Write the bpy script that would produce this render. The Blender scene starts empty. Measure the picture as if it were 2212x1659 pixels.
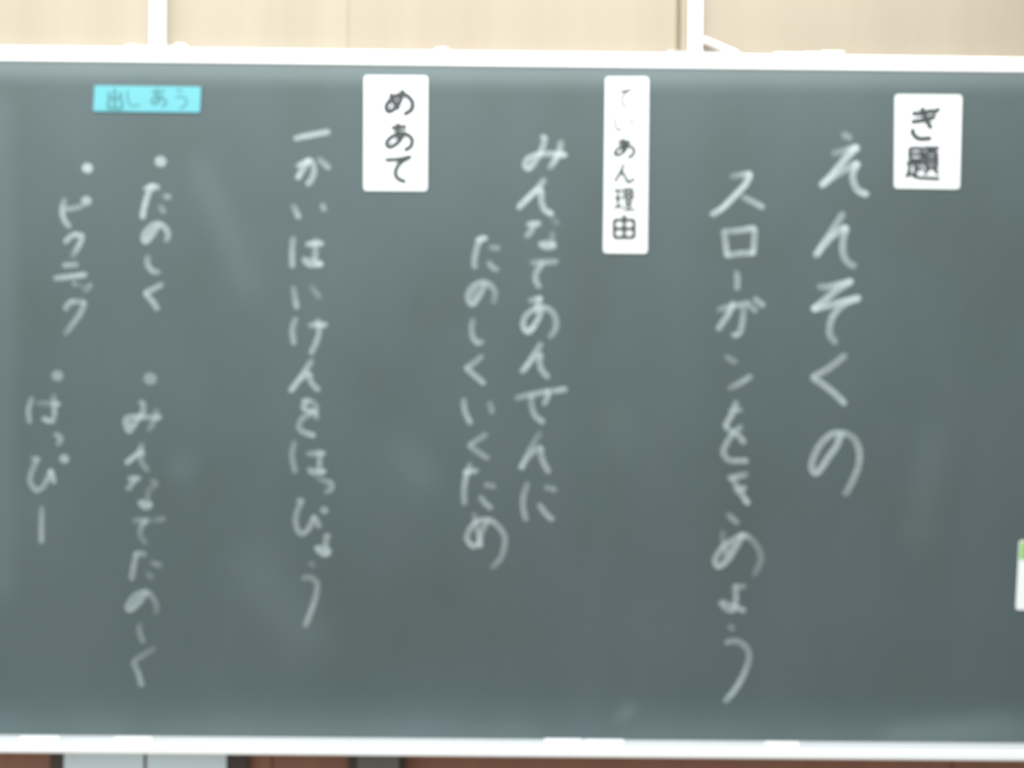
import bpy, bmesh, math, random
from mathutils import Vector, Matrix

random.seed(7)
S = bpy.context.scene
COL = S.collection

# ------------------------------------------------------------------ camera
W, H = 2212, 1659
LENS, DIST, EYE = 44.6, 2.30, 1.45
YAW, ROLL = math.radians(0.33), math.radians(0.56)
FPX = W * LENS / 36.0
CAM = Vector((0, -DIST, EYE))
fwd = Vector((math.sin(YAW), math.cos(YAW), 0))
r0 = Vector((math.cos(YAW), -math.sin(YAW), 0)); u0 = Vector((0, 0, 1))
rgt = math.cos(ROLL) * r0 + math.sin(ROLL) * u0
up = -math.sin(ROLL) * r0 + math.cos(ROLL) * u0
cd = bpy.data.cameras.new('camera'); cam = bpy.data.objects.new('camera', cd); COL.objects.link(cam)
cam.matrix_world = Matrix(((rgt.x, up.x, -fwd.x, CAM.x), (rgt.y, up.y, -fwd.y, CAM.y),
                           (rgt.z, up.z, -fwd.z, CAM.z), (0, 0, 0, 1)))
cd.lens = LENS; cd.sensor_width = 36; cd.clip_start = 0.05
cd.dof.use_dof = True                    # the photograph is focused in front of the board
cd.dof.focus_distance = 1.60; cd.dof.aperture_fstop = 1.8
S.camera = cam

# ------------------------------------------------------------------ world, lamps, exposure
wd = bpy.data.worlds.new('world'); S.world = wd; wd.use_nodes = True
wd.node_tree.nodes['Background'].inputs[0].default_value = (0.86, 0.95, 1.0, 1)
wd.node_tree.nodes['Background'].inputs[1].default_value = 0.80

def area(name, loc, target, sx, sy, power, col):
    l = bpy.data.lights.new(name, 'AREA'); l.shape = 'RECTANGLE'; l.size = sx; l.size_y = sy
    l.energy = power; l.color = col
    o = bpy.data.objects.new(name, l); COL.objects.link(o); o.location = loc
    o.rotation_euler = (Vector(target) - Vector(loc)).to_track_quat('-Z', 'Y').to_euler()
    return o
area('blackboard_lamp', (-0.42, -0.50, 2.47), (-0.42, 0, 1.86), 3.0, 0.10, 17, (1.0, 0.97, 0.92))
area('window_daylight', (-3.4, -1.9, 1.75), (0, 0, 1.3), 2.4, 1.6, 52, (0.86, 0.95, 1.0))
area('ceiling_lamp', (0, -2.6, 3.0), (0, -1.2, 0.9), 3.0, 0.8, 66, (0.95, 1.0, 0.98))
vs = S.view_settings
S.display_settings.display_device = 'sRGB'
vs.view_transform = 'Standard'; vs.look = 'None'; vs.gamma = 1; vs.use_curve_mapping = False
vs.exposure = 0.0

# ------------------------------------------------------------------ helpers
def P(px, py, y=0.0):
    """point of the place seen at a photograph pixel, on the plane at depth y"""
    d = fwd * FPX + rgt * (px - W / 2) + up * (H / 2 - py)
    t = (y - CAM.y) / d.y
    return CAM + d * t

def principled(name, col, rough=0.6, spec=0.3, noise=None):
    m = bpy.data.materials.new(name); m.use_nodes = True
    nt = m.node_tree; b = nt.nodes['Principled BSDF']
    b.inputs['Base Color'].default_value = (*col, 1); b.inputs['Roughness'].default_value = rough
    b.inputs['Specular IOR Level'].default_value = spec
    if noise:                                # (scale vector, colour 2, noise detail, fac range)
        sc, c2, det, lo, hi = noise
        tc = nt.nodes.new('ShaderNodeTexCoord'); mp = nt.nodes.new('ShaderNodeMapping')
        geo = nt.nodes.new('ShaderNodeNewGeometry')
        mp.inputs['Scale'].default_value = sc
        nz = nt.nodes.new('ShaderNodeTexNoise'); nz.inputs['Scale'].default_value = 1; nz.inputs['Detail'].default_value = det
        mr = nt.nodes.new('ShaderNodeMapRange'); mr.inputs['From Min'].default_value = lo; mr.inputs['From Max'].default_value = hi
        mx = nt.nodes.new('ShaderNodeMix'); mx.data_type = 'RGBA'
        mx.inputs['A'].default_value = (*col, 1); mx.inputs['B'].default_value = (*c2, 1)
        L = nt.links.new
        L(geo.outputs['Position'], mp.inputs['Vector']); L(mp.outputs[0], nz.inputs['Vector'])
        L(nz.outputs['Fac'], mr.inputs['Value']); L(mr.outputs[0], mx.inputs['Factor'])
        L(mx.outputs['Result'], b.inputs['Base Color'])
    return m

def chalk_material(name, col, strength):
    """dry chalk dust, also the painted rail glare: covers the board by the mesh attribute 'coverage', broken by grain"""
    m = bpy.data.materials.new(name); m.use_nodes = True; nt = m.node_tree; L = nt.links.new
    for n in list(nt.nodes): nt.nodes.remove(n)
    out = nt.nodes.new('ShaderNodeOutputMaterial'); mix = nt.nodes.new('ShaderNodeMixShader')
    tr = nt.nodes.new('ShaderNodeBsdfTransparent'); df = nt.nodes.new('ShaderNodeBsdfDiffuse')
    df.inputs['Color'].default_value = (*col, 1)
    at = nt.nodes.new('ShaderNodeAttribute'); at.attribute_name = 'coverage'
    geo = nt.nodes.new('ShaderNodeNewGeometry')
    nz = nt.nodes.new('ShaderNodeTexNoise'); nz.inputs['Scale'].default_value = 260; nz.inputs['Detail'].default_value = 3
    mr = nt.nodes.new('ShaderNodeMapRange'); mr.inputs['From Min'].default_value = 0.3; mr.inputs['From Max'].default_value = 0.7
    mr.inputs['To Min'].default_value = 0.75 * strength; mr.inputs['To Max'].default_value = 1.25 * strength
    mu = nt.nodes.new('ShaderNodeMath'); mu.operation = 'MULTIPLY'; mu.use_clamp = True
    L(geo.outputs['Position'], nz.inputs['Vector']); L(nz.outputs['Fac'], mr.inputs['Value'])
    L(at.outputs['Fac'], mu.inputs[0]); L(mr.outputs[0], mu.inputs[1])
    L(mu.outputs[0], mix.inputs['Fac']); L(tr.outputs[0], mix.inputs[1]); L(df.outputs[0], mix.inputs[2])
    L(mix.outputs[0], out.inputs['Surface'])
    return m

WL = {}
def obj(name, verts, faces, mat, parent=None, origin=None, smooth=False, attr=None):
    vs_ = [Vector(v) for v in verts]
    if origin is None:
        lo = [min(v[i] for v in vs_) for i in range(3)]; hi = [max(v[i] for v in vs_) for i in range(3)]
        origin = Vector([(a + b) / 2 for a, b in zip(lo, hi)])
    me = bpy.data.meshes.new(name)
    me.from_pydata([v - origin for v in vs_], [], faces)
    if attr:
        a = me.attributes.new('coverage', 'FLOAT', 'POINT'); a.data.foreach_set('value', attr)
    me.materials.append(mat)
    if smooth: me.polygons.foreach_set('use_smooth', [True] * len(me.polygons))
    me.update()
    o = bpy.data.objects.new(name, me); COL.objects.link(o)
    o.location = origin - (WL[parent.name] if parent else Vector())
    if parent: o.parent = parent
    WL[o.name] = origin
    return o

def bm_geo(bm):
    bm.verts.ensure_lookup_table(); bm.verts.index_update()
    v = [x.co.copy() for x in bm.verts]; f = [[q.index for q in p.verts] for p in bm.faces]
    bm.free(); return v, f

def box_geo(lo, hi, bevel=0.0, seg=2):
    bm = bmesh.new(); bmesh.ops.create_cube(bm, size=1)
    lo, hi = Vector(lo), Vector(hi)
    for v in bm.verts: v.co = Vector([(lo[i] + hi[i]) / 2 + v.co[i] * (hi[i] - lo[i]) for i in range(3)])
    if bevel: bmesh.ops.bevel(bm, geom=list(bm.edges), offset=bevel, segments=seg, profile=0.5, affect='EDGES')
    return bm_geo(bm)

def box(name, lo, hi, mat, parent=None, bevel=0.0, seg=2):
    v, f = box_geo(lo, hi, bevel, seg)
    return obj(name, v, f, mat, parent)

def cyl_geo(c, axis, r, length, seg=20, bevel=0.0):
    bm = bmesh.new(); bmesh.ops.create_cone(bm, cap_ends=True, segments=seg, radius1=r, radius2=r, depth=length)
    if bevel:
        es = [e for e in bm.edges if len(e.link_faces) == 2 and any(len(f.verts) > 4 for f in e.link_faces)]
        bmesh.ops.bevel(bm, geom=es, offset=bevel, segments=2, profile=0.5, affect='EDGES')
    q = Vector((0, 0, 1)).rotation_difference(Vector(axis))
    for v in bm.verts: v.co = q @ v.co + Vector(c)
    return bm_geo(bm)

def empty(name, loc):
    o = bpy.data.objects.new(name, None); COL.objects.link(o); o.location = loc; o.empty_display_size = 0.05
    WL[o.name] = Vector(loc); return o

def tag(o, label, cat=None, group=None, kind=None):
    if label: o['label'] = label
    if cat: o['category'] = cat
    if group: o['group'] = group
    if kind: o['kind'] = kind
    return o

def rounded_quad(corners, r, seg=5):
    """outline of a four-cornered card (x, z points, clockwise) with rounded corners"""
    out = []; n = len(corners)
    for i in range(n):
        p = Vector(corners[i]); a = (Vector(corners[i - 1]) - p).normalized(); b = (Vector(corners[(i + 1) % n]) - p).normalized()
        p0, p1 = p + a * r, p + b * r
        for k in range(seg + 1):
            t = k / seg
            out.append((1 - t) ** 2 * p0 + 2 * t * (1 - t) * p + t * t * p1)
    return out

def slab(name, outline, y0, y1, mat, parent=None, edge=0.0006):
    """plate in the x-z plane between back y0 and front y1 (y1 < y0), its front edge softened"""
    n = len(outline); c = sum(outline, Vector((0, 0))) / n
    ins = [p + (c - p).normalized() * edge for p in outline]
    v = [(p.x, y0, p.y) for p in outline] + [(p.x, y1 + edge, p.y) for p in outline] + [(p.x, y1, p.y) for p in ins]
    f = []
    for i in range(n):
        j = (i + 1) % n
        f.append([i, j, n + j, n + i]); f.append([n + i, n + j, 2 * n + j, 2 * n + i])
    f.append(list(range(2 * n, 3 * n))); f.append(list(range(n - 1, -1, -1)))
    return obj(name, v, f, mat, parent)

# ------------------------------------------------------------------ strokes
def catmull(pts, step):
    """pts: (x, y, pressure); returns samples along a smooth curve, about `step` pixels apart"""
    if len(pts) == 2:
        q = pts
    else:
        q = pts
    ext = [tuple(2 * q[0][i] - q[1][i] for i in range(3))] + list(q) + [tuple(2 * q[-1][i] - q[-2][i] for i in range(3))]
    out = []
    for k in range(1, len(ext) - 2):
        p0, p1, p2, p3 = ext[k - 1:k + 3]
        L = math.hypot(p2[0] - p1[0], p2[1] - p1[1]); n = max(2, int(L / step))
        for i in range(n):
            t = i / n
            out.append(tuple(0.5 * ((2 * p1[d]) + (-p0[d] + p2[d]) * t + (2 * p0[d] - 5 * p1[d] + 4 * p2[d] - p3[d]) * t * t
                                    + (-p0[d] + 3 * p1[d] - 3 * p2[d] + p3[d]) * t ** 3) for d in range(3)))
    out.append(tuple(q[-1])); return out

PROF = ((-1, 0.0, 0.25), (-0.72, 0.85, 0.95), (0, 1.0, 1.0), (0.72, 0.85, 0.95), (1, 0.0, 0.25))
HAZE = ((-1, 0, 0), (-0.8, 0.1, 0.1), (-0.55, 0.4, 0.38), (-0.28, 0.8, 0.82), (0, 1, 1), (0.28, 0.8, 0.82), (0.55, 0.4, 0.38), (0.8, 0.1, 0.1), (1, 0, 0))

def ribbon(V, F, A, pts, width, base, thick, soft=True, step=3.0, prof=PROF):
    """append one stroke (pixel points) to the mesh lists, lying on the plane y=-base"""
    s = catmull(pts, step)
    hw = width / 2
    # extend both ends by a fraction of the half width so that round caps end where traced
    def extend(a, b):
        d = math.hypot(a[0] - b[0], a[1] - b[1]) or 1
        e = hw * 0.45
        return (a[0] + (a[0] - b[0]) / d * e, a[1] + (a[1] - b[1]) / d * e, a[2])
    s = [extend(s[0], s[1])] + s + [extend(s[-1], s[-2])]
    # dense samples near the ends
    def dens(seq):
        o = [seq[0]]
        for t in (0.12, 0.35, 0.65): o.append(tuple(seq[0][i] * (1 - t) + seq[1][i] * t for i in range(3)))
        return o + seq[1:]
    s = dens(s); s = dens(s[::-1])[::-1]
    acc = [0]
    for a, b in zip(s, s[1:]): acc.append(acc[-1] + math.hypot(b[0] - a[0], b[1] - a[1]))
    tot = acc[-1]; n = len(s); rows = []
    for i, p in enumerate(s):
        a, b = s[max(0, i - 1)], s[min(n - 1, i + 1)]
        tx, ty = b[0] - a[0], b[1] - a[1]; l = math.hypot(tx, ty) or 1
        nx, ny = -ty / l, tx / l
        d = min(acc[i], tot - acc[i]); k = min(1, d / hw)
        h = hw * max(0.12, math.sqrt(max(0, 1 - (1 - k) ** 2)))
        row = []
        for (o, hh, cv) in (prof if soft else ((-1, 0, 1), (0, 1, 1), (1, 0, 1))):
            y = -(base + 0.00025 * acc[i] / max(tot, 1) + thick * hh)
            w = P(p[0] + nx * o * h, p[1] + ny * o * h, y)
            row.append(len(V)); V.append(w); A.append(max(0, min(1, p[2])) * cv * ((0.5 + 0.5 * k if prof is PROF else min(1, d / hw / 1.2) ** 1.3) if soft else 1))
        rows.append(row)
    for r1, r2 in zip(rows, rows[1:]):
        for i in range(len(r1) - 1): F.append([r1[i], r1[i + 1], r2[i + 1], r2[i]])

def disc(V, F, A, cx, cy, r, p, base, thick):
    c = len(V); V.append(P(cx, cy, -(base + thick))); A.append(p); n = 22
    for ring, hh, cv in ((0.55, 1, 1), (0.82, 0.8, 0.85), (1.08, 0, 0)):
        for i in range(n):
            a = 2 * math.pi * i / n; rr = r * ring * (1 + 0.05 * math.sin(2 * a + 1))
            V.append(P(cx + rr * math.cos(a), cy + rr * math.sin(a), -(base + thick * hh))); A.append(p * cv)
    for i in range(n):
        j = (i + 1) % n
        F.append([c, c + 1 + i, c + 1 + j])
        for k in (0, 1): F.append([c + 1 + k * n + i, c + 1 + (k + 1) * n + i, c + 1 + (k + 1) * n + j, c + 1 + k * n + j])

# ------------------------------------------------------------------ materials
M = {}
M['board'] = principled('blackboard_green_grey', (0.0625, 0.088, 0.084), 0.62, 0.35,
                        ((4.2, 1, 2.6), (0.082, 0.109, 0.119), 6, 0.28, 0.74))
M['rail'] = principled('white_aluminium', (0.92, 0.93, 0.93), 0.35, 0.5)
M['card'] = principled('white_magnet_sheet', (0.83, 0.85, 0.85), 0.4, 0.4)
M['cyan'] = principled('cyan_magnet_sheet', (0.112, 0.385, 0.43), 0.45, 0.4)
M['green'] = principled('green_print', (0.30, 0.56, 0.18), 0.5, 0.3)
M['ink'] = principled('black_print', (0.045, 0.05, 0.055), 0.5, 0.3)
M['teal_ink'] = principled('dark_teal_print', (0.06, 0.20, 0.22), 0.5, 0.3)
M['veneer'] = principled('pale_wood_veneer', (0.355, 0.308, 0.238), 0.45, 0.3, ((14, 1, 0.8), (0.328, 0.28, 0.214), 4, 0.35, 0.7))
M['veneer_warm'] = principled('warm_wood_veneer', (0.35, 0.294, 0.228), 0.45, 0.3, ((12, 1, 0.7), (0.322, 0.268, 0.206), 4, 0.35, 0.7))
M['groove'] = principled('veneer_joint_shadow_gap', (0.40, 0.32, 0.22), 0.7, 0.2)
M['brown'] = principled('red_brown_wood', (0.31, 0.155, 0.105), 0.5, 0.3, ((22, 1, 3), (0.27, 0.135, 0.094), 4, 0.35, 0.7))
M['dark'] = principled('dark_grey_brown_board', (0.085, 0.072, 0.062), 0.7, 0.2)
M['grey'] = principled('grey_metal', (0.16, 0.16, 0.145), 0.5, 0.4)
M['paper'] = principled('pale_paper', (0.74, 0.88, 0.94), 0.8, 0.1)
M['chalk_stick'] = principled('white_chalk', (0.9, 0.9, 0.89), 0.9, 0.05)
M['floor'] = principled('classroom_floor', (0.32, 0.22, 0.13), 0.5, 0.3, ((6, 40, 1), (0.26, 0.17, 0.10), 4, 0.35, 0.7))
M['chalk'] = chalk_material('chalk_dust', (0.74, 0.84, 0.85), 0.60)
M['smear_and_glare'] = chalk_material('rubbed_chalk_and_glare', (0.68, 0.80, 0.82), 0.5)

# ------------------------------------------------------------------ the setting
WY = 0.030                                    # face of the wall behind the board
Z_TOP_IN, Z_TOP_OUT = P(1106, 143, -0.004).z, P(1106, 111, -0.004).z
Z_BOT = P(1106, 1597, 0).z
XL, XR = -1.95, 1.65
fl = box('floor', (-3.2, -4.0, -0.05), (3.2, 0.30, 0.0), M['floor']); tag(fl, None, None, kind='structure')
wall = box('wall_back', (-3.2, WY + 0.012, 0.0), (3.2, 0.30, 3.1), M['groove']); tag(wall, None, kind='structure')
zmid = 1.15
xs = [-3.2, P(-430, 50, WY).x, P(752, 50, WY).x, P(1466, 50, WY).x, P(2640, 50, WY).x, 3.2]
gap = [0.002, 0.002, 0.0001, 0.004, 0.002, 0.002]
for i in range(5):
    box('veneer_panel', (xs[i] + gap[i], WY, zmid), (xs[i + 1] - gap[i + 1], WY + 0.014, 3.1),
        M['veneer'] if i in (1, 4) else M['veneer_warm'], wall, 0.001, 1)
xb = [-3.2, -2.0, -0.42, 0.83, 2.1, 3.2]
for i in range(5):
    box('wainscot_panel', (xb[i] + 0.001, WY, 0.0), (xb[i + 1] - 0.001, WY + 0.014, zmid - 0.003), M['brown'], wall, 0.001, 1)

# ------------------------------------------------------------------ blackboard
bb = empty('blackboard', (-0.15, 0.0, Z_BOT))
tag(bb, 'wide green-grey classroom blackboard with white rails and Japanese chalk writing', 'blackboard')
box('writing_surface', (XL, 0.0, Z_BOT - 0.003), (XR, 0.022, Z_TOP_IN + 0.015), M['board'], bb)
box('top_rail', (XL - 0.02, -0.004, Z_TOP_IN), (XR + 0.02, WY, Z_TOP_OUT), M['rail'], bb, 0.003, 3)
for x in (XL, XR):
    box('side_rail', (x - 0.02, -0.004, Z_BOT), (x + 0.02, WY - 0.001, Z_TOP_IN + 0.001), M['rail'], bb, 0.003, 3)
Z_LIP = P(1106, 1637, -0.068).z
tv, tf = [], []
prof = [(0.024, Z_BOT), (-0.060, Z_BOT), (-0.0615, Z_BOT + 0.0045), (-0.064, Z_BOT + 0.006), (-0.067, Z_BOT + 0.0045), (-0.068, Z_BOT + 0.001),
        (-0.068, Z_LIP + 0.004), (-0.066, Z_LIP + 0.001), (-0.063, Z_LIP), (0.024, Z_LIP - 0.004)]
for x in (XL - 0.02, XR + 0.02): tv += [(x, y, z) for y, z in prof]
n = len(prof)
for i in range(n): tf.append([i, (i + 1) % n, n + (i + 1) % n, n + i])
tf += [list(range(n))[::-1], list(range(n, 2 * n))]
obj('chalk_tray', tv, tf, M['rail'], bb)

# ---- chalk writing, traced crop by crop: (x0, y0, scale)
CR = dict(A=(1720, 270, 5.185), B=(1720, 580, 5.35), C=(1720, 880, 7.54), D=(1510, 350, 5.724), E=(1510, 620, 6.912),
          F=(1510, 840, 5.53), G=(1510, 1120, 7.541), H=(1510, 1320, 7.541), I=(1090, 270, 7.9), J=(1090, 460, 5.925),
          K=(1090, 720, 7.9), L=(1090, 910, 6.9125), M=(970, 490, 6.147), N=(970, 740, 6.38), O=(970, 980, 6.147),
          P=(600, 260, 6.9125), Q=(600, 490, 6.144), R=(600, 750, 5.53), S=(600, 1020, 8.294), T=(600, 1180, 8.294),
          U=(270, 310, 7.215), V=(270, 530, 5.03), W=(240, 840, 6.143), X=(240, 1090, 6.636), Y=(240, 1310, 8.293),
          Z=(90, 320, 7.543), a=(90, 490, 6.636), b=(30, 780, 3.947))
# each column: (where, stroke width, [(kind and sound, crop, strokes as "x,y,pressure x,y,pressure ...")]);  "o x,y,r,p" is a filled dot
COLUMNS = [
 ('rightmost column', 17, [
  ('hiragana e', 'A', ['520,100,.3 610,150,.35', '400,320,.2 520,298,.35 690,245,.8', '690,245,.75 560,370,.7 400,560,.7 275,685,.75',
     '300,670,.3 450,560,.45 600,470,.5 695,428,.8', '695,428,.7 640,530,.6 640,630,.55 690,730,.6 800,785,.8']),
  ('hiragana n', 'A', ['530,985,.4 400,1190,.5 300,1340,.65 215,1470,.7', '240,1440,.2 380,1270,.55 480,1190,.6 565,1145,.85', '565,1145,.65 530,1260,.5 520,1400,.5 560,1520,.45 660,1590,.4']),
  ('hiragana so', 'B', ['250,205,.3 350,215,.45 480,190,.6 645,145,.75', '645,145,.55 480,245,.6 300,390,.65 190,475,.75', '190,475,.75 330,440,.65 520,390,.65 735,338,.8',
     '735,338,.4 560,410,.55 430,540,.55 385,690,.45 400,790,.4 465,865,.38']),
  ('hiragana ku', 'B', ['570,1000,.42 380,1150,.45 185,1260,.5', '185,1260,.45 340,1360,.55 480,1480,.55 565,1570,.65']),
  ('hiragana no', 'C', ['740,420,.6 650,640,.6 520,820,.6 400,1000,.6 310,1070,.62 250,960,.5 310,750,.5 430,560,.5 580,440,.55 740,420,.5 880,460,.36 980,570,.42 1030,740,.48 1015,950,.45 940,1150,.45 860,1310,.4 790,1430,.3']),
 ]),
 ('second column from the right', 15.5, [
  ('katakana su', 'D', ['390,180,.2 500,165,.35 640,145,.8', '640,145,.7 570,280,.75 430,430,.75 290,570,.75 150,655,.55', '530,425,.25 640,480,.45 800,565,.5']),
  ('katakana ro', 'D', ['310,840,.42 325,980,.45 350,1170,.65', '310,858,.25 480,850,.5 690,815,.65', '690,815,.5 685,950,.45 670,1140,.7', '350,1165,.4 500,1130,.5 680,1130,.55']),
  ('long vowel bar', 'D', ['465,1350,.3 475,1450,.42 472,1580,.45']),
  ('katakana ga', 'E', ['280,345,.25 430,305,.4 600,270,.45 760,235,.42', '515,230,.6 440,400,.6 280,640,.5', '670,280,.3 660,440,.42 620,650,.5 560,735,.55', '565,740,.4 500,700,.5', '820,170,.42 970,285,.5', '740,270,.3 860,365,.42']),
  ('katakana n', 'E', ['390,1030,.18 470,1080,.28 560,1130,.25', '440,1520,.22 620,1430,.42 780,1330,.45']),
  ('hiragana wo', 'F', ['360,270,.25 505,248,.42', '450,150,.4 400,290,.5 310,450,.55', '310,450,.4 400,520,.4 470,560,.45 545,650,.52', '510,450,.4 400,540,.45 310,690,.45 295,770,.42 370,855,.42 580,860,.55']),
  ('hiragana ki', 'F', ['350,1070,.4 450,1050,.5 580,1020,.3', '430,1225,.35 560,1180,.5', '390,1060,.35 480,1210,.5 590,1380,.65', '340,1490,.2 400,1550,.35 470,1610,.3']),
  ('hiragana me', 'G', ['385,200,.15 390,330,.22 430,480,.3 480,600,.3', '720,270,.6 600,470,.5 480,660,.55 330,780,.65 260,700,.5 330,540,.5 440,420,.5 580,340,.5 720,272,.55 860,350,.28 960,480,.27 1010,640,.25 970,790,.22 890,930,.17', '590,390,.22 400,640,.25']),
  ('hiragana yo', 'G', ['590,1080,.45 600,1230,.45 600,1380,.5', '600,1115,.3 750,1110,.32', '600,1380,.4 560,1490,.5 460,1480,.4 360,1370,.42 470,1400,.4 620,1450,.5 750,1515,.5']),
  ('hiragana u', 'H', ['490,230,.22 560,310,.25', '430,530,.38 520,495,.35 640,500,.35 760,580,.36 815,710,.36 790,880,.42 690,1110,.55 570,1300,.6 420,1480,.38']),
 ]),
 ('third column from the right', 15, [
  ('hiragana mi', 'I', ['620,215,.45 700,205,.5', '700,205,.45 650,380,.5 560,560,.5 420,740,.65 350,680,.6 400,580,.55 560,510,.6 720,490,.5 900,500,.65 1050,515,.8', '965,270,.35 940,430,.5 870,590,.6 760,740,.35']),
  ('hiragana n', 'I', ['690,920,.38 560,1090,.6 400,1250,.75 230,1420,.65', '480,1180,.2 600,1110,.6 640,1110,.5', '630,1110,.65 630,1290,.5 680,1440,.55 820,1530,.75']),
  ('hiragana na', 'J', ['290,150,.5 370,140,.65 455,135,.6', '370,160,.5 340,230,.45 275,310,.38', '590,60,.05 650,110,.17 690,145,.14', '610,230,.12 610,340,.25 600,400,.3', '450,400,.5 540,440,.55 650,420,.5', '450,400,.4 540,390,.45 650,415,.5']),
  ('hiragana de', 'J', ['330,640,.22 470,632,.4 680,625,.36', '490,640,.5 410,760,.45 400,860,.45 450,960,.42']),
  ('hiragana a', 'J', ['310,1130,.3 470,1090,.65', '460,1080,.6 420,1200,.5 400,1290,.3', '480,1210,.5 430,1360,.6 310,1520,.8 240,1440,.6 270,1320,.5 390,1230,.5 520,1215,.5 620,1280,.4 660,1400,.4 640,1510,.38 570,1600,.28']),
  ('hiragana n', 'K', ['630,170,.4 500,370,.5 400,530,.7 290,670,.5', '470,460,.2 600,370,.5 640,370,.4', '620,370,.5 600,520,.45 650,650,.5 750,760,.5']),
  ('hiragana ze', 'K', ['190,1110,.3 440,1050,.42 720,1000,.45 1060,960,.42', '460,1040,.4 460,1220,.36 520,1400,.45 670,1530,.55', '720,960,.5 740,1060,.5 700,1160,.45 670,1230,.38', '880,985,.2 1050,930,.25']),
  ('hiragana n', 'L', ['540,160,.15 440,320,.28 330,540,.5 240,710,.7', '330,570,.15 460,440,.4 555,390,.5', '545,395,.42 560,560,.42 660,770,.5']),
  ('hiragana ni', 'L', ['350,920,.26 290,1090,.36 275,1280,.4 320,1480,.4', '600,985,.25 770,1030,.35', '510,1230,.36 600,1360,.45 720,1480,.45']),
 ]),
 ('fourth column from the right', 14.5, [
  ('hiragana ta', 'M', ['365,185,.6 500,145,.7', '440,125,.35 380,250,.5 340,420,.45 340,550,.45', '540,275,.26 670,285,.3', '520,470,.3 580,540,.42 650,575,.36']),
  ('hiragana no', 'M', ['480,760,.45 410,900,.5 310,1030,.6 250,930,.45 300,810,.4 430,740,.5 540,770,.42 610,870,.3 590,1020,.2', '370,800,.3 310,940,.3']),
  ('hiragana shi', 'M', ['320,1220,.26 300,1350,.35 320,1470,.42 380,1540,.5 460,1520,.26']),
  ('hiragana ku', 'N', ['460,180,.3 350,280,.4 230,350,.45', '230,350,.42 360,460,.5 490,570,.55']),
  ('hiragana i', 'N', ['200,780,.36 220,950,.45 300,1120,.55', '560,820,.25 600,980,.3']),
  ('hiragana ku', 'N', ['520,1260,.28 400,1340,.34 275,1420,.38', '275,1420,.32 400,1510,.32 540,1600,.36']),
  ('hiragana ta', 'O', ['195,255,.6 380,225,.5', '285,130,.3 230,290,.55 200,480,.45 205,680,.36', '470,410,.28 610,440,.34', '410,570,.36 480,660,.42 570,730,.42']),
  ('hiragana me', 'O', ['330,790,.2 350,900,.3 400,1100,.4 420,1240,.6', '520,890,.45 430,1040,.4 400,1170,.5 320,1230,.6 240,1130,.5 270,1020,.45 360,910,.5 520,880,.5 640,950,.42 730,1080,.38 740,1200,.36 690,1380,.34 570,1520,.24']),
 ]),
 ('fifth column from the right, below the white card', 14.5, [
  ('kanji one', 'P', ['250,275,.5 450,230,.6 770,170,.6']),
  ('hiragana ka', 'P', ['290,690,.55 490,590,.8', '470,590,.5 400,700,.5 290,870,.75', '500,590,.4 545,740,.45 510,870,.5 440,965,.6', '610,570,.28 770,720,.46']),
  ('hiragana i', 'P', ['225,1260,.22 320,1460,.55', '660,1250,.36 700,1350,.4']),
  ('hiragana ha', 'Q', ['205,140,.34 190,340,.45 195,540,.5', '380,235,.5 500,225,.7 600,220,.6', '500,150,.22 500,320,.4 495,450,.45', '340,420,.5 420,500,.55 590,500,.6', '400,440,.35 500,460,.45 590,505,.5']),
  ('hiragana i', 'Q', ['205,790,.22 230,950,.36 255,1080,.55', '440,790,.16 560,940,.24']),
  ('hiragana ke', 'Q', ['240,1210,.34 195,1370,.4 215,1560,.45', '410,1310,.28 540,1300,.6 650,1300,.6', '525,1220,.25 550,1330,.45 530,1480,.45 440,1690,.45']),
  ('hiragana n', 'R', ['410,150,.34 310,310,.55 150,530,.65', '260,400,.15 370,320,.5 390,320,.4', '380,320,.5 400,420,.45 490,520,.5']),
  ('hiragana wo', 'R', ['290,650,.42 400,640,.42', '350,620,.36 295,740,.42', '300,740,.45 440,785,.5 470,860,.26', '410,640,.26 460,750,.36 310,840,.36 255,940,.36 300,1010,.42 440,1060,.6']),
  ('hiragana ha', 'R', ['200,1130,.26 170,1300,.32 210,1500,.32', '350,1275,.26 560,1270,.55', '490,1220,.15 500,1350,.42 500,1450,.36', '370,1450,.42 430,1500,.5 560,1490,.5', '430,1460,.3 570,1490,.4']),
  ('small hiragana tsu', 'S', ['700,100,.16 850,160,.28 960,205,.4 955,300,.38 850,380,.22']),
  ('hiragana pi', 'S', ['345,520,.28 460,500,.32', '440,510,.34 350,700,.34 320,880,.36 370,1060,.4 450,1100,.42 540,1030,.42 600,930,.42 650,790,.4', '650,790,.42 700,880,.42 750,990,.4', 'o 835,685,78,.4']),
  ('small hiragana yo', 'S', ['870,1120,.36 860,1350,.38', '870,1140,.25 940,1150,.3', '680,1340,.5 760,1430,.55 850,1470,.6 940,1440,.55', '720,1350,.4 850,1370,.5 940,1430,.5']),
  ('hiragana u', 'T', ['560,300,.16 650,350,.2', '440,580,.24 580,562,.26 690,640,.28 710,740,.34 680,900,.36 620,1100,.45 510,1380,.4 480,1450,.18']),
 ]),
 ('sixth column from the right, below the cyan card', 14.5, [
  ('bullet dot', 'U', ['o 555,280,96,.62']),
  ('hiragana ta', 'U', ['310,715,.6 430,665,.65 530,695,.5', '440,660,.4 350,820,.6 300,1000,.65 270,1170,.65', '600,820,.28 710,840,.42', '540,960,.18 610,1080,.32']),
  ('hiragana no', 'U', ['520,1270,.5 430,1420,.5 320,1530,.6 290,1440,.5 370,1320,.42 500,1250,.5 620,1310,.5 670,1420,.45 640,1530,.3', '430,1320,.3 350,1450,.3']),
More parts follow.
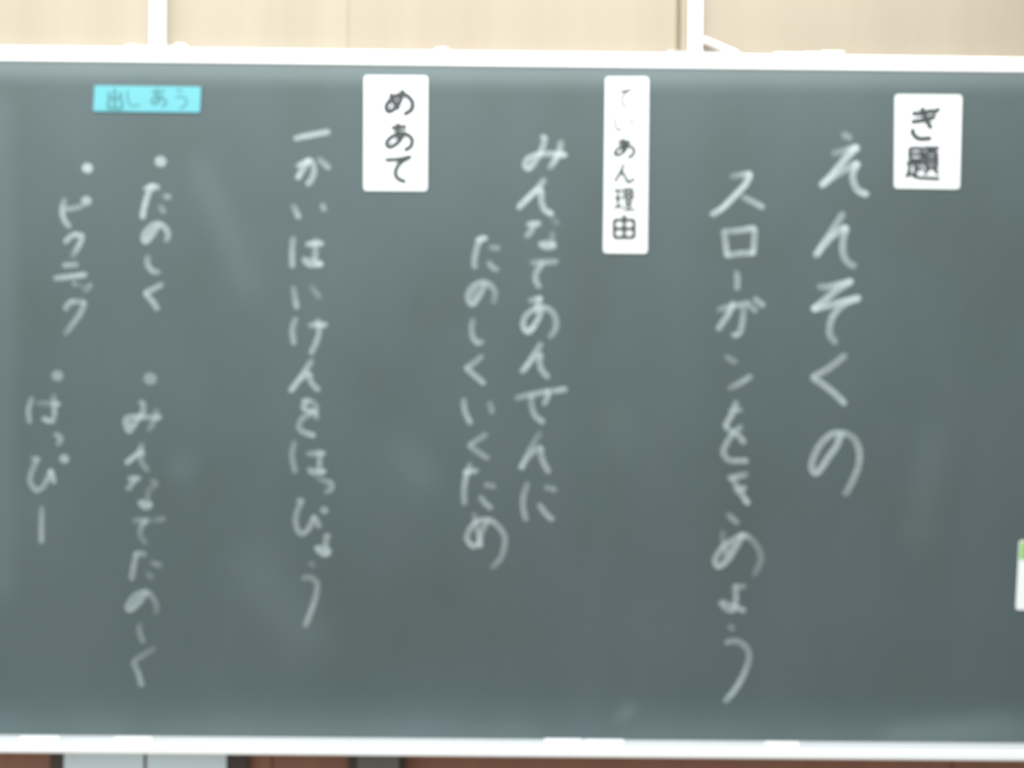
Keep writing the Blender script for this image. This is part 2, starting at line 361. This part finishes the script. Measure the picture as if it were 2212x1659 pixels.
  ('hiragana shi', 'V', ['250,110,.26 245,200,.4 300,280,.45 380,290,.26']),
  ('hiragana ku', 'V', ['410,420,.35 310,475,.45 215,520,.5', '215,520,.45 290,600,.5 360,700,.45']),
  ('bullet dot', 'V', ['o 275,1450,75,.36']),
  ('hiragana mi', 'W', ['370,185,.3 430,180,.34', '430,180,.3 420,310,.42 330,440,.5 240,560,.5 190,440,.45 230,380,.42 380,370,.5 520,380,.36 660,380,.55', '600,260,.12 590,380,.34 500,560,.16', '250,400,.3 250,510,.3']),
  ('hiragana n', 'W', ['420,720,.18 360,850,.5 200,990,.62', '340,900,.15 420,820,.42', '420,830,.4 400,960,.26 490,1090,.26']),
  ('hiragana na', 'W', ['230,1190,.4 380,1190,.5', '320,1200,.42 220,1340,.34', '540,1200,.16 610,1280,.25', '580,1290,.15 500,1350,.16 480,1490,.2', '370,1500,.42 450,1570,.5 540,1545,.45', '390,1500,.36 530,1530,.42']),
  ('hiragana de', 'X', ['320,230,.2 540,230,.42', '570,240,.08 770,200,.25', '490,240,.42 430,330,.28 420,440,.2 500,560,.16']),
  ('hiragana ta', 'X', ['330,720,.3 400,700,.36 500,720,.28', '370,700,.3 330,850,.4 290,1080,.36', '560,830,.08 640,850,.26 720,880,.2', '510,980,.12 590,1060,.2']),
  ('hiragana no', 'X', ['500,1250,.4 420,1390,.4 270,1510,.55 240,1450,.42 330,1320,.36 490,1250,.4 600,1340,.25 650,1450,.2 640,1570,.12', '420,1320,.25 310,1440,.25']),
  ('hiragana shi', 'Y', ['515,300,.16 510,450,.26 560,600,.26 600,650,.16']),
  ('hiragana ku', 'Y', ['790,740,.12 650,830,.2 390,990,.28', '390,1000,.26 480,1180,.36 550,1430,.45']),
 ]),
 ('leftmost column', 14, [
  ('bullet dot', 'Z', ['o 745,325,92,.72']),
  ('katakana pi', 'Z', ['380,820,.22 335,1000,.5 370,1170,.5 460,1290,.42', '370,995,.36 520,980,.34 680,940,.28', 'o 730,860,88,.55']),
  ('katakana ku', 'a', ['330,225,.5 430,130,.5 520,110,.45', '460,110,.3 590,120,.55', '590,120,.45 540,260,.55 460,390,.26 450,460,.08']),
  ('katakana ni', 'a', ['310,555,.46 520,540,.36', '180,740,.4 400,715,.55 640,685,.55']),
  ('small katakana tsu', 'a', ['450,790,.25 500,840,.25', '550,820,.1 590,870,.16', '710,820,.3 620,930,.2']),
  ('katakana ku', 'a', ['330,1190,.42 400,1090,.42 470,1070,.36', '420,1070,.25 620,1080,.42', '620,1080,.36 560,1230,.42 460,1380,.36 360,1510,.24 330,1560,.08']),
  ('bullet dot', 'b', ['o 372,125,52,.4']),
  ('hiragana ha', 'b', ['155,310,.3 125,420,.38 135,530,.35', '190,360,.12 300,360,.25 390,370,.5', '340,280,.12 345,370,.4 345,480,.45', '245,490,.55 300,510,.6 350,510,.45']),
  ('small hiragana tsu', 'b', ['350,620,.34 400,660,.4 370,720,.25']),
  ('hiragana pi', 'b', ['150,830,.32 220,840,.34', '200,840,.32 150,950,.36 140,1030,.36 190,1100,.42 250,1070,.36 290,1000,.42 315,930,.5', '315,930,.5 345,1040,.5', 'o 430,835,44,.55']),
  ('long vowel bar', 'b', ['238,1240,.25 235,1400,.4 235,1550,.44']),
 ]),
]
ORD = ['first', 'second', 'third', 'fourth', 'fifth', 'sixth', 'seventh', 'eighth', 'ninth', 'tenth', 'eleventh', 'twelfth', 'thirteenth', 'fourteenth']
def parse(txt, crop):
    x0, y0, s = CR[crop]
    return [(x0 + float(a) / s, y0 + float(b) / s, float(c)) for a, b, c in (t.split(',') for t in txt.split())]
for where, wid, chars in COLUMNS:
    for ci, (kind, crop, strokes) in enumerate(chars):
        V, F, A = [], [], []
        for si, st in enumerate(strokes):
            base = 0.0003 + 0.0003 * si
            if st.startswith('o '):
                x, y, r, p = (float(t) for t in st[2:].split(','))
                x0, y0, s = CR[crop]
                disc(V, F, A, x0 + x / s, y0 + y / s, r / s, p, base, 0.0003)
            else:
                ribbon(V, F, A, parse(st, crop), wid, base, 0.0003)
        o = obj('chalk_mark' if kind in ('bullet dot', 'long vowel bar') else 'chalk_character', V, F, M['chalk'], bb, attr=A, smooth=True)
        tag(o, 'white chalk %s, %s down the %s' % (kind, ORD[ci], where.split(',')[0]))

# rubbed chalk haze left by the eraser; full-width rail ribbons are painted glare
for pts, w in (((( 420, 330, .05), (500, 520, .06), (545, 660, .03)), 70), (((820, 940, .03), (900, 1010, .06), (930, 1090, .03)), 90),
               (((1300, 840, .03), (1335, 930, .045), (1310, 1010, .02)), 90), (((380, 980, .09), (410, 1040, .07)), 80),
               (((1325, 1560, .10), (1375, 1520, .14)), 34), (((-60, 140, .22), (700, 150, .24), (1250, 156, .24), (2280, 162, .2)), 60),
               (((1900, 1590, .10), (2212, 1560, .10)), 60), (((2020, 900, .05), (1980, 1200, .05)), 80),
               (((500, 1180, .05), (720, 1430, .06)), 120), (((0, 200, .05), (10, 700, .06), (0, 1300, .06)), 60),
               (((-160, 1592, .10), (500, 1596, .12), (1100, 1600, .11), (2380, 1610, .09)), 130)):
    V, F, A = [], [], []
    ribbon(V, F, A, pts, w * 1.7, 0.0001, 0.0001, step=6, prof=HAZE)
    for q in V: q.z = min(max(q.z, Z_BOT + 0.0004), Z_TOP_IN - 0.0004)      # dust and painted glare end at the rails
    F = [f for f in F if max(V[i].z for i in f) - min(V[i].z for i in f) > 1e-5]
    obj('chalk_smudge_and_glare', V, F, M['smear_and_glare'], bb, attr=A, smooth=True)

# ------------------------------------------------------------------ magnet cards on the board
def card(name, corners, mat, label, cat, r=0.006, thick=0.0016):
    pts = [P(*c, 0) for c in corners]
    c = sum(pts, Vector()) / len(pts)
    e = empty(name, (c.x, 0, min(p.z for p in pts))); tag(e, label, cat)
    slab('magnet_sheet', rounded_quad([(p.x, p.z) for p in pts], r), -0.0012, -0.0012 - thick, mat, e)
    return e
def print_chars(parent, chars, origin, mat):
    x0, y0, s = origin
    for name, w, strokes in chars:
        V, F, A = [], [], []
        for st in strokes:
            pts = [(x0 + float(a) / s, y0 + float(b) / s, 1.0) for a, b in (t.split(',') for t in st.split())]
            if st.count(' ') and name.startswith('kanji'):      # straight strokes: corners stay sharp
                for p, q in zip(pts, pts[1:]): ribbon(V, F, A, [p, q], w, 0.00285, 0.0001, soft=False)
            else:
                ribbon(V, F, A, pts, w, 0.00285, 0.0001, soft=False)
        o = obj('printed_character', V, F, mat, parent); tag(o, 'printed ' + name)

c1 = card('word_card', [(787, 164), (924, 165), (923, 413), (786, 412)], M['card'],
          'white magnet card printed with three large hiragana, below the top rail near the middle', 'card')
print_chars(c1, [
  ('hiragana me', 12.5, ['465,345 500,440 560,530', '610,300 560,470 450,560 412,500 480,405 610,350 715,430 715,530 625,595']),
  ('hiragana a', 11.5, ['475,755 560,750 650,738', '552,700 545,820 575,920', '635,800 560,920 455,985 415,935 480,860 610,820 715,880 705,975 630,1020']),
  ('hiragana te', 11, ['400,1138 550,1130 710,1098', '700,1102 590,1165 525,1260 540,1350 640,1400']),
 ], (760, 140, 5.53), M['ink'])
c2 = card('word_card', [(1308, 167), (1401, 167), (1398, 548), (1303, 547)], M['card'],
          'tall narrow white magnet card with six small printed characters', 'card')
print_chars(c2, [
  ('hiragana te', 5.8, ['440,360 560,365 680,335', '660,345 540,420 500,520 520,600 600,650']),
  ('hiragana i', 5.6, ['385,800 390,960 440,1050 510,1000', '640,820 700,950']),
  ('hiragana a', 8.5, ['430,1240 540,1238 640,1225', '520,1175 515,1300 530,1420', '610,1280 540,1400 430,1470 375,1430 450,1340 580,1290 705,1360 690,1460 600,1505']),
 ], (1280, 150, 7.9), M['ink'])
print_chars(c2, [
  ('hiragana n', 7.5, ['540,30 470,180 380,340', '400,300 500,170 560,260 610,350 720,280']),
  ('kanji for reason', 6.5, ['360,480 500,480', '370,620 490,620', '360,780 510,760', '435,480 435,780', '540,460 690,460 690,640 540,640 540,460', '540,550 690,550', '615,460 615,810', '540,720 690,720', '520,815 730,815']),
  ('kanji for cause', 9, ['370,990 710,990 710,1290 370,1290 370,990', '540,900 540,1290', '370,1140 710,1140']),
 ], (1280, 350, 7.9), M['ink'])
c3 = card('word_card', [(1933, 205), (2077, 206), (2072, 409), (1931, 407)], M['card'],
          'white magnet card with one hiragana and one dense kanji at the upper right', 'card')
print_chars(c3, [
  ('hiragana gi', 12, ['440,400 600,395 760,350', '430,530 600,505 790,450', '590,310 640,460 730,630', '445,640 450,710 540,790 730,785', '770,345 800,400', '820,325 860,350']),
  ('kanji for topic', 9.6, ['400,940 590,940 590,1120 400,1120 400,940', '400,1030 590,1030', '345,1175 610,1175', '490,1180 490,1360', '490,1260 600,1260', '400,1220 380,1320 345,1395', '390,1330 520,1400 860,1415',
     '620,935 855,935', '725,935 700,1000', '650,1005 820,1005 820,1240 650,1240 650,1005', '650,1085 820,1085', '650,1160 820,1160', '700,1250 630,1335', '770,1250 840,1335']),
 ], (1910, 190, 7.21), M['ink'])
c4 = card('word_strip', [(205, 185), (435, 188), (433, 244), (202, 241)], M['cyan'],
          'small horizontal cyan magnet strip with faint dark lettering at upper left', 'card', r=0.002)
print_chars(c4, [
  ('kanji for out', 6.5, ['535,250 535,590', '440,310 440,420 635,420 635,310', '425,450 425,590 660,590 660,450']),
  ('hiragana shi', 4, ['750,270 760,440 820,540 960,530']),
  ('hiragana a', 5.5, ['1170,310 1280,305 1380,290', '1255,245 1250,380 1280,500', '1340,360 1270,480 1190,510 1165,450 1250,380 1380,430 1410,500 1350,560']),
  ('hiragana u', 4.2, ['1580,270 1690,295', '1570,400 1680,385 1765,440 1740,530 1650,590']),
 ], (180, 160, 7.9), M['teal_ink'])
c5 = card('name_card', [(2201, 1167), (2330, 1169), (2324, 1322), (2193, 1317)], M['card'],
          'white magnet card with a green band along its top, cut by the right edge', 'card', r=0.005)
gb = [P(*q, 0) for q in ((2202.5, 1170), (2328, 1172), (2326, 1212), (2200.5, 1209))]
slab('green_band', rounded_quad([(p.x, p.z) for p in gb], 0.003), -0.0026, -0.0031, M['green'], c5, 0.0002)

# ------------------------------------------------------------------ uprights above the board
ZR = Z_TOP_OUT
def upright(x0, x1, bolts, label, brace=None):
    xa, xb_ = P(x0, 60, 0.0).x, P(x1, 60, 0.0).x
    e = empty('support_bracket', ((xa + xb_) / 2, 0.010, ZR)); tag(e, label, 'bracket')
    box('upright', (xa, 0.014, ZR + 0.001), (xb_, WY - 0.0005, ZR + 0.62), M['rail'], e, 0.003, 3)
    fx0, fx1 = bolts[0]
    box('foot_plate', (P(fx0, 105, 0).x, -0.006, ZR), (P(fx1, 105, 0).x, 0.024, ZR + 0.0022), M['rail'], e, 0.0008, 1)
    for bx, hgt in bolts[1]:
        c = P(bx, 100, 0.0)
        v, f = cyl_geo((c.x, 0.002, ZR + 0.0022 + hgt / 2), (0, 0, 1), 0.011, hgt, 18, 0.0014)
        obj('bolt', v, f, M['rail'], e)
    if brace:
        (ax, ay), (bx, by) = brace
        a, b = P(ax, ay, 0.01), P(bx, by, 0.01); d = (b - a); L_ = d.length; d.normalize()
        v, f = box_geo((-L_ / 2, -0.009, -0.0035), (L_ / 2, 0.009, 0.0035), 0.001, 1)
        ang = math.atan2(d.z, d.x); c = (a + b) / 2
        v = [Vector((c.x + q.x * math.cos(ang) - q.z * math.sin(ang), 0.011 + q.y, c.z + q.x * math.sin(ang) + q.z * math.cos(ang))) for q in v]
        obj('diagonal_brace', v, f, M['rail'], e)
    return e
upright(318, 351, ((268, 408), ((285, 0.002), (390, 0.0045))), 'white metal upright with bolted foot on the top rail, above the cyan strip')
upright(1491, 1520, ((1440, 1600), ((1455, 0.002),)), 'white metal upright with a diagonal brace at its right foot', ((1519, 85), (1592, 116)))

# ------------------------------------------------------------------ small things along the rails
def stick(px0, px1, py, y, z, r, label, grp):
    a, b = P(px0, py, y).x, P(px1, py, y).x
    v, f = cyl_geo(((a + b) / 2, y, z + r), (1, 0, 0), r, b - a, 16, r * 0.25)
    o = obj('chalk_stick', v, f, M['chalk_stick'], smooth=False); tag(o, label, 'chalk', grp)
bt = P(955, 105, 0.0)
v, f = cyl_geo((bt.x, 0.004, ZR + 0.0022), (0, 0, 1), 0.014, 0.0044, 20, 0.0015)
tag(obj('button_magnet', v, f, M['chalk_stick']), 'small white button magnet lying alone on the top rail', 'magnet')
stick(1672, 1730, 112, 0.004, ZR, 0.0026, 'thin short white chalk stub on the top rail, nearest the braced upright', 'chalk on the top rail')
stick(1732, 1772, 112, 0.004, ZR, 0.0032, 'short white chalk stub on the top rail, middle of the three', 'chalk on the top rail')
stick(1774, 1822, 112, 0.004, ZR, 0.0044, 'thickest white chalk stub on the top rail, farthest right of three', 'chalk on the top rail')
stick(45, 130, 1597, -0.040, Z_BOT, 0.0055, 'white chalk stick in the tray, leftmost one', 'chalk in the tray')
stick(248, 330, 1597, -0.040, Z_BOT, 0.0055, 'white chalk stick in the tray above the pale sheets', 'chalk in the tray')
stick(1176, 1258, 1597, -0.032, Z_BOT, 0.0055, 'white chalk stick in the tray, left one of the touching pair', 'chalk in the tray')
stick(1262, 1348, 1597, -0.034, Z_BOT, 0.0055, 'white chalk stick in the tray, right one of the touching pair', 'chalk in the tray')
stick(1652, 1726, 1597, -0.038, Z_BOT, 0.0055, 'white chalk stick in the tray, rightmost one', 'chalk in the tray')

# ------------------------------------------------------------------ below the tray
zt = Z_LIP - 0.011
def hang(name, px0, px1, y0, y1, z0, z1, mat, parent=None, bevel=0.001):
    return box(name, (P(px0, 1650, y1).x, y1, z0), (P(px1, 1650, y1).x, y0, z1), mat, parent, bevel, 1)
nb = hang('notice_board', 108, 536, WY, WY - 0.012, zt - 0.30, zt, M['dark'])
tag(nb, 'dark backing board on the brown wall under the tray, behind two pale sheets', 'board')
s1 = hang('paper_sheet', 138, 310, WY - 0.0125, WY - 0.0145, zt - 0.24, zt - 0.001, M['paper'], None, 0.0003)
tag(s1, 'pale blue-grey sheet hanging under the tray, left of the two', 'paper', 'sheets under the tray')
s2 = hang('paper_sheet', 317, 489, WY - 0.0125, WY - 0.0145, zt - 0.24, zt - 0.001, M['paper'], None, 0.0003)
tag(s2, 'pale blue-grey sheet hanging under the tray, right of the two', 'paper', 'sheets under the tray')
de = empty('chalk_box', (P(810, 1650, 0).x, WY, zt - 0.07)); tag(de, 'grey chalk drawer with dark sides under the tray, right of the pale sheets', 'drawer')
hang('drawer_housing', 752, 874, WY, WY - 0.022, zt - 0.07, zt, M['dark'], de)
df = hang('drawer_front', 772, 862, WY - 0.0225, WY - 0.030, zt - 0.066, zt - 0.001, M['grey'], de)
kc = P(817, 1690, 0)
v, f = cyl_geo((kc.x, WY - 0.037, zt - 0.04), (0, 1, 0), 0.007, 0.014, 16, 0.002)
obj('knob', v, f, M['grey'], df)
